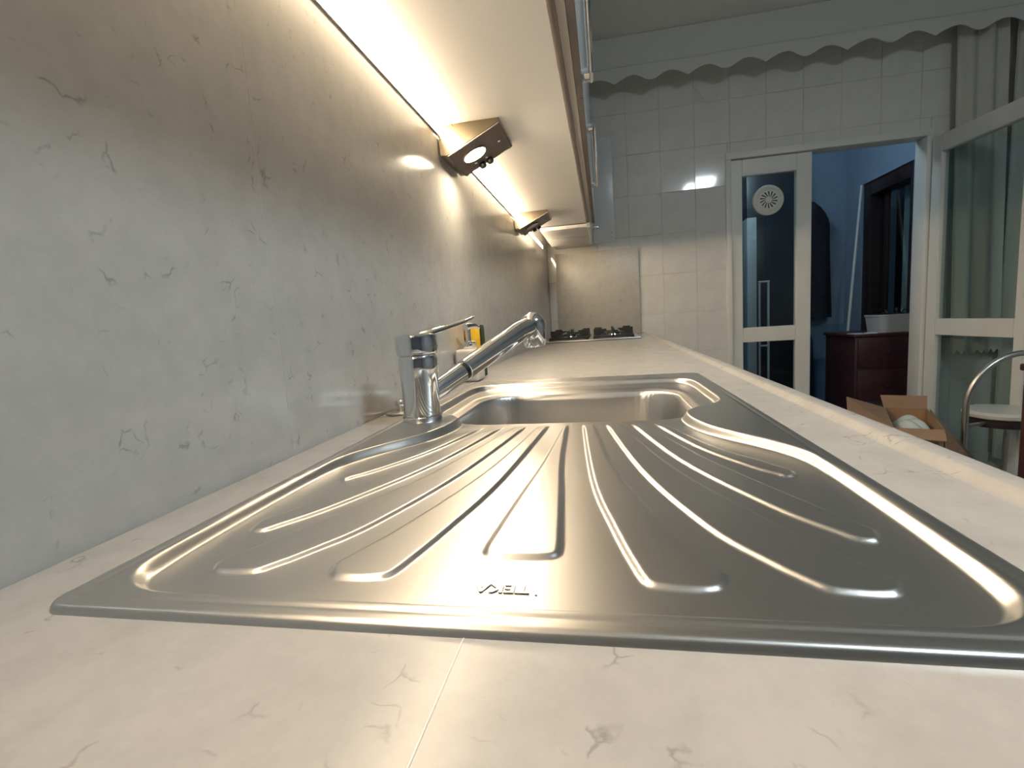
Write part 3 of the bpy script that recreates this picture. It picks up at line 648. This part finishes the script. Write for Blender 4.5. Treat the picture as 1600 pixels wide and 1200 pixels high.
MB().lathe([(0.045, -0.026), (0.085, -0.05), (0.10, -0.09), (0.085, -0.13), (0.045, -0.155), (0.0, -0.16)], (1.35, 3.75, 2.45), n=28).build('globe', 'fill_balcony', bl)
# chest, planter, papers
ch = thing('balcony_chest', (2.19, 3.9, 0), 'dark maroon wooden chest under the balcony window', 'chest')
MB().box(2.005, 2.385, 3.70, 4.15, 0.03, 0.765, bev=0.004).build('body', 'maroon', ch)
MB().box(1.99, 2.392, 3.685, 4.16, 0.7655, 0.785, bev=0.004).build('top', 'maroon', ch)
for z0, z1 in ((0.06, 0.30), (0.315, 0.54), (0.555, 0.75)):
    dr = MB().box(2.02, 2.37, 3.688, 3.6995, z0, z1, bev=0.003).build('drawer', 'maroon', ch); MB().lathe([(0.006, 0), (0.006, 0.012), (0.012, 0.018), (0, 0.022)], (2.195, 3.6875, (z0 + z1) / 2), (0, -1, 0), 16).build('knob', 'darkwood', dr)
for x_ in (2.02, 2.345):
    for y_ in (3.71, 4.11): box('foot', 'maroon', ch, x_, x_ + 0.025, y_, y_ + 0.025, 0.0, 0.0295)
pt = thing('planter', (2.265, 3.80, 0.785), 'white rectangular planter with a dark plant on the maroon chest', 'planter')
def frus(x0, x1, y0, y1, z0, z1, k, mb=None):
    mb = mb or MB(); a_ = [(x0 + k, y0 + k, z0), (x1 - k, y0 + k, z0), (x1 - k, y1 - k, z0), (x0 + k, y1 - k, z0), (x0, y0, z1), (x1, y0, z1), (x1, y1, z1), (x0, y1, z1)]
    return mb.poly(a_, [(0, 3, 2, 1), (4, 5, 6, 7), (0, 1, 5, 4), (1, 2, 6, 5), (2, 3, 7, 6), (3, 0, 4, 7)])
frus(2.155, 2.375, 3.72, 3.90, 0.7855, 0.893, 0.012).build('pot', 'pot', pt)
MB().box(2.150, 2.380, 3.715, 3.905, 0.8935, 0.905, bev=0.003).build('rim', 'pot', pt)
MB().box(2.162, 2.368, 3.727, 3.893, 0.9052, 0.909, bev=0.001).build('soil', 'soil', pt)
for k_ in range(16):
    x_, y_ = random.uniform(2.18, 2.36), random.uniform(3.75, 3.88); a_ = random.uniform(0, 6.28); l_ = random.uniform(0.03, 0.07); h_ = random.uniform(0.01, 0.035)
    dx_, dy_ = math.cos(a_), math.sin(a_)
    MB().poly([(x_, y_, 0.909), (x_ + dx_ * l_ * .5 - dy_ * .01, y_ + dy_ * l_ * .5 + dx_ * .01, 0.912 + h_), (x_ + dx_ * l_, y_ + dy_ * l_, 0.911 + h_ * .6), (x_ + dx_ * l_ * .5 + dy_ * .01, y_ + dy_ * l_ * .5 - dx_ * .01, 0.912 + h_), (x_ + dx_ * l_ * .5, y_ + dy_ * l_ * .5, 0.906 + h_)], [(0, 1, 4), (1, 2, 4), (2, 3, 4), (3, 0, 4), (0, 3, 2, 1)]).build('leaf', 'leaf', pt)
for i, (x0, x1, y0, y1, r_, lb) in enumerate(((2.0, 2.08, 3.69, 3.80, 0.1, 'white folded paper at the left end of the chest top'), (2.09, 2.15, 3.70, 3.78, -0.3, 'small white paper between folded paper and planter on the chest'))):
    o = MB().box(x0, x1, y0, y1, 0.7853, 0.7893 + 0.002 * i, bev=0.001, seg=1).build('paper', 'paper', None, loc=((x0 + x1) / 2, (y0 + y1) / 2, 0.7853)); o.rotation_euler.z = r_
    tag(o, lb, 'paper')
# leaning white pole
tag(MB().tube([(2.190, 4.34, 0.012), (2.282, 4.40, 1.0), (2.370, 4.455, 1.90)], 0.011, 12).build('pole', 'whitepaint', None, loc=(2.19, 4.34, 0.0)), 'thin white pole leaning in the corner of the blue balcony', 'pole')
# dark clothes hanging on the far wall
def coat(name, cx, wd, zb, ztp, yy, matn, label, dep=0.11, cat='coat'):
    rows = []; nz = 14
    def fn(u, v):
        z = ztp + (zb - ztp) * v
        sh = math.sin(min(v / 0.22, 1) * math.pi / 2) ** 0.75; wl_ = wd * (0.16 + 0.84 * sh) * (1 + 0.10 * v); a_ = 2 * math.pi * u
        dp_ = dep * (0.5 + 0.5 * sh)
        fold = 1 + 0.08 * math.sin(a_ * 6 + v * 2) * v
        return Vector((cx + wl_ * math.cos(a_) * fold, yy + dp_ * math.sin(a_) * fold, z))
    root = thing(name, (cx, yy, zb), label, cat, 'clothes on the balcony wall')
    mb = MB(); mb.sheet(fn, 48, 20); bmesh.ops.remove_doubles(mb.bm, verts=mb.bm.verts, dist=1e-5)
    bmesh.ops.holes_fill(mb.bm, edges=mb.bm.edges, sides=0)
    mb.build('cloth', matn, root)
    MB().tube([(cx, BY - 0.001, ztp + 0.04), (cx, yy + 0.01, ztp + 0.035), (cx, yy, ztp - 0.02)], 0.005, 8).build('hook', 'alu', root)
    return root
coat('hanging_coat', 2.075, 0.145, 0.885, 1.84, 4.655, 'coat_black', 'black coat hanging on the blue wall, seen in the open doorway')
wr = thing('wardrobe', (1.55, 4.6, 0), 'tall dark wardrobe behind the closed glass leaf', 'wardrobe')
MB().box(1.15, 1.895, 4.47, 4.765, 0.0, 2.2, bev=0.004).build('body', 'navywood', wr)
for x0_, x1_ in ((1.155, 1.52), (1.525, 1.89)):
    wd_ = MB().box(x0_, x1_, 4.45, 4.4695, 0.06, 2.19, bev=0.004).build('door', 'navywood', wr)
    xk = 1.50 if x0_ < 1.4 else 1.545; MB().tube([(xk, 4.449, 0.95), (xk, 4.43, 0.96), (xk, 4.43, 1.08), (xk, 4.449, 1.09)], 0.005, 8).build('handle', 'alu', wd_)
coat('hanging_trousers', 2.02, 0.095, 0.18, 0.81, 4.68, 'denim', 'navy trousers hanging below the black coat', dep=0.05, cat='trousers')
# white board and folded drying rack behind the closed leaf
tag(MB().box(1.465, 1.535, 4.22, 4.40, 0.0, 1.70, bev=0.004).build('tall_board', 'whitepaint', None, loc=(1.50, 4.31, 0)), 'tall white board standing behind the closed glass leaf', 'board')
rk = thing('drying_rack', (1.60, 4.24, 0), 'folded thin white rack frame beside the tall white board', 'rack')
for x_ in (1.56, 1.625): MB().tube([(x_, 4.24, 0.001), (x_, 4.24, 1.20)], 0.009, 10).build('leg', 'whitepaint', rk)
for z_ in (0.25, 0.70, 1.205): MB().tube([(1.552, 4.24, z_), (1.633, 4.24, z_)], 0.008, 10).build('crossbar', 'whitepaint', rk)

# ------------------------------------------------------------------ cardboard box in front of the door
BH = 0.50; bo = Vector((1.472, 2.196, 0)); ea = Vector((0.1573 * 0.922, -0.1573 * 0.387, 0)); eb = Vector((0.387 * 0.455, 0.922 * 0.455, 0))
ua, ub = ea.normalized(), eb.normalized(); WA, WB = 0.160, 0.455
def bp_(a_, b_, z_): return bo + ua * a_ + ub * b_ + Vector((0, 0, z_))
cb = thing('cardboard_box', bp_(WA / 2, WB / 2, 0), 'open brown cardboard box with flaps spread, standing by the door', 'box')
def panel(name, pts, th, matn='card', par=None):
    p = [Vector(q_) for q_ in pts]; nn_ = (p[1] - p[0]).cross(p[3] - p[0]).normalized() * th
    n4 = [q_ + nn_ for q_ in p]
    return MB().poly(p + n4, [(0, 1, 2, 3), (7, 6, 5, 4), (0, 4, 5, 1), (1, 5, 6, 2), (2, 6, 7, 3), (3, 7, 4, 0)]).build(name, matn, par or cb)
T = 0.004
panel('side', [bp_(0, 0, 0), bp_(WA, 0, 0), bp_(WA, 0, BH), bp_(0, 0, BH)], -T)
panel('side', [bp_(0, WB, 0), bp_(WA, WB, 0), bp_(WA, WB, BH), bp_(0, WB, BH)], T, 'card_in')
panel('side', [bp_(0, T, 0), bp_(0, WB - T, 0), bp_(0, WB - T, BH), bp_(0, T, BH)], T)
panel('side', [bp_(WA, T, 0), bp_(WA, WB - T, 0), bp_(WA, WB - T, BH), bp_(WA, T, BH)], -T)
panel('bottom', [bp_(T, T, 0.001), bp_(WA - T, T, 0.001), bp_(WA - T, WB - T, 0.001), bp_(T, WB - T, 0.001)], T)
panel('flap', [bp_(0, 0.01, BH), bp_(0, WB - 0.005, BH), bp_(-0.15, WB + 0.02, BH + 0.045), bp_(-0.15, 0.0, BH + 0.005)], -T)
panel('flap', [bp_(0, WB, BH), bp_(WA, WB, BH), bp_(WA + 0.01, WB + 0.09, BH + 0.045), bp_(-0.01, WB + 0.09, BH + 0.045)], -T)
panel('flap', [bp_(0, 0, BH), bp_(WA, 0, BH), bp_(WA, -0.055, BH - 0.03), bp_(0, -0.055, BH - 0.03)], T)
rf = panel('flap', [bp_(WA, 0.0, BH), bp_(WA + 0.01, WB - 0.02, BH), bp_(WA + 0.195, 0.170, BH - 0.25), bp_(WA + 0.02, -0.03, BH - 0.20)], T)

bg = MB()
def bagf(u, v):
    a_, b_ = 0.006 + (WA - 0.012) * u, 0.02 + (WB - 0.04) * v
    e_ = math.sin(math.pi * u) ** 0.5 * math.sin(math.pi * v) ** 0.5
    return bp_(a_, b_, BH - 0.10 + 0.085 * e_ + 0.012 * math.sin(u * 9 + v * 13) * e_ + 0.008 * math.sin(v * 31 + u * 7) * e_)
bg.sheet(bagf, 24, 48, -0.003)
tag(bg.build('plastic_bag', 'bag', None, loc=tuple(bp_(WA / 2, WB / 2, BH - 0.1))), 'crumpled translucent plastic bag filling the cardboard box', 'bag')
# dark box behind it
ok = thing('dark_box', (1.93, 3.10, 0), 'low dark carton standing behind the cardboard box in the doorway', 'box')
MB().box(1.80, 2.02, 2.99, 3.19, 0.0, 0.40, bev=0.003).build('body', 'darkwood', ok); MB().box(1.797, 2.023, 2.987, 3.193, 0.4003, 0.42, bev=0.003).build('lid', 'darkwood', ok)

# ------------------------------------------------------------------ chair with a chrome hoop back
cx0, cy0 = 2.075, 2.56
sx0 = 2.10
chh = thing('hoop_chair', (cx0, cy0, 0), 'chair with curved chrome tube back and pale seat by the open door', 'chair')
HW = 0.195; yh = 2.44; pts = [(cx0 - HW * 0.95, yh, 0.012), (cx0 - HW, yh, 0.30), (cx0 - HW, yh, 0.47)]
for k_ in range(0, 25):
    a_ = math.pi * (1 - k_ / 24); pts.append((cx0 + HW * math.cos(a_), yh - 0.02 * math.sin(a_), 0.53 + 0.225 * math.sin(a_)))
pts += [(cx0 + HW, yh, 0.47), (cx0 + HW, yh, 0.30), (cx0 + HW * 0.95, yh, 0.012)]
MB().tube(pts, 0.0125, 14).build('back_hoop', 'alu', chh)
MB().lathe([(0.0, 0.452), (0.125, 0.452), (0.137, 0.460), (0.140, 0.474), (0.130, 0.486), (0.09, 0.491), (0.0, 0.492)], (sx0, cy0, 0), cap=False).build('seat', 'seat_white', chh)
MB().lathe([(0.132, 0.420), (0.134, 0.422), (0.134, 0.4515), (0.115, 0.4518), (0.115, 0.420)], (sx0, cy0, 0), cap=False).build('seat_frame', 'darkwood', chh)
for sx in (-1, 1):
    MB().tube([(cx0 + sx * HW, yh, 0.44), (sx0 + sx * 0.11, cy0 - 0.06, 0.436)], 0.009, 10).build('bracket', 'alu', chh)
    MB().tube([(sx0 + sx * 0.08, cy0 + 0.08, 0.43), (sx0 + sx * 0.09, cy0 + 0.11, 0.001)], 0.011, 12).build('leg', 'alu', chh)
# maroon side cabinet at the right edge
ms = thing('side_cabinet', (1.90, 1.72, 0), 'dark maroon wooden side cabinet at the right edge beside the chair', 'cabinet')
MB().box(1.70, 2.10, 1.55, 1.895, 0.03, 0.755, bev=0.003).build('body', 'maroon', ms)
MB().box(1.690, 2.11, 1.54, 1.905, 0.7555, 0.778, bev=0.004).build('top', 'maroon', ms)
dmo = MB().box(1.686, 1.6995, 1.565, 1.88, 0.06, 0.74, bev=0.003).build('door', 'maroon', ms); MB().lathe([(0.006, 0), (0.006, 0.012), (0.011, 0.018), (0, 0.021)], (1.6855, 1.60, 0.45), (-1, 0, 0), 16).build('knob', 'alu', dmo)
for x_ in (1.71, 2.06):
    for y_ in (1.56, 1.86): box('foot', 'maroon', ms, x_, x_ + 0.025, y_, y_ + 0.025, 0.0, 0.0295)
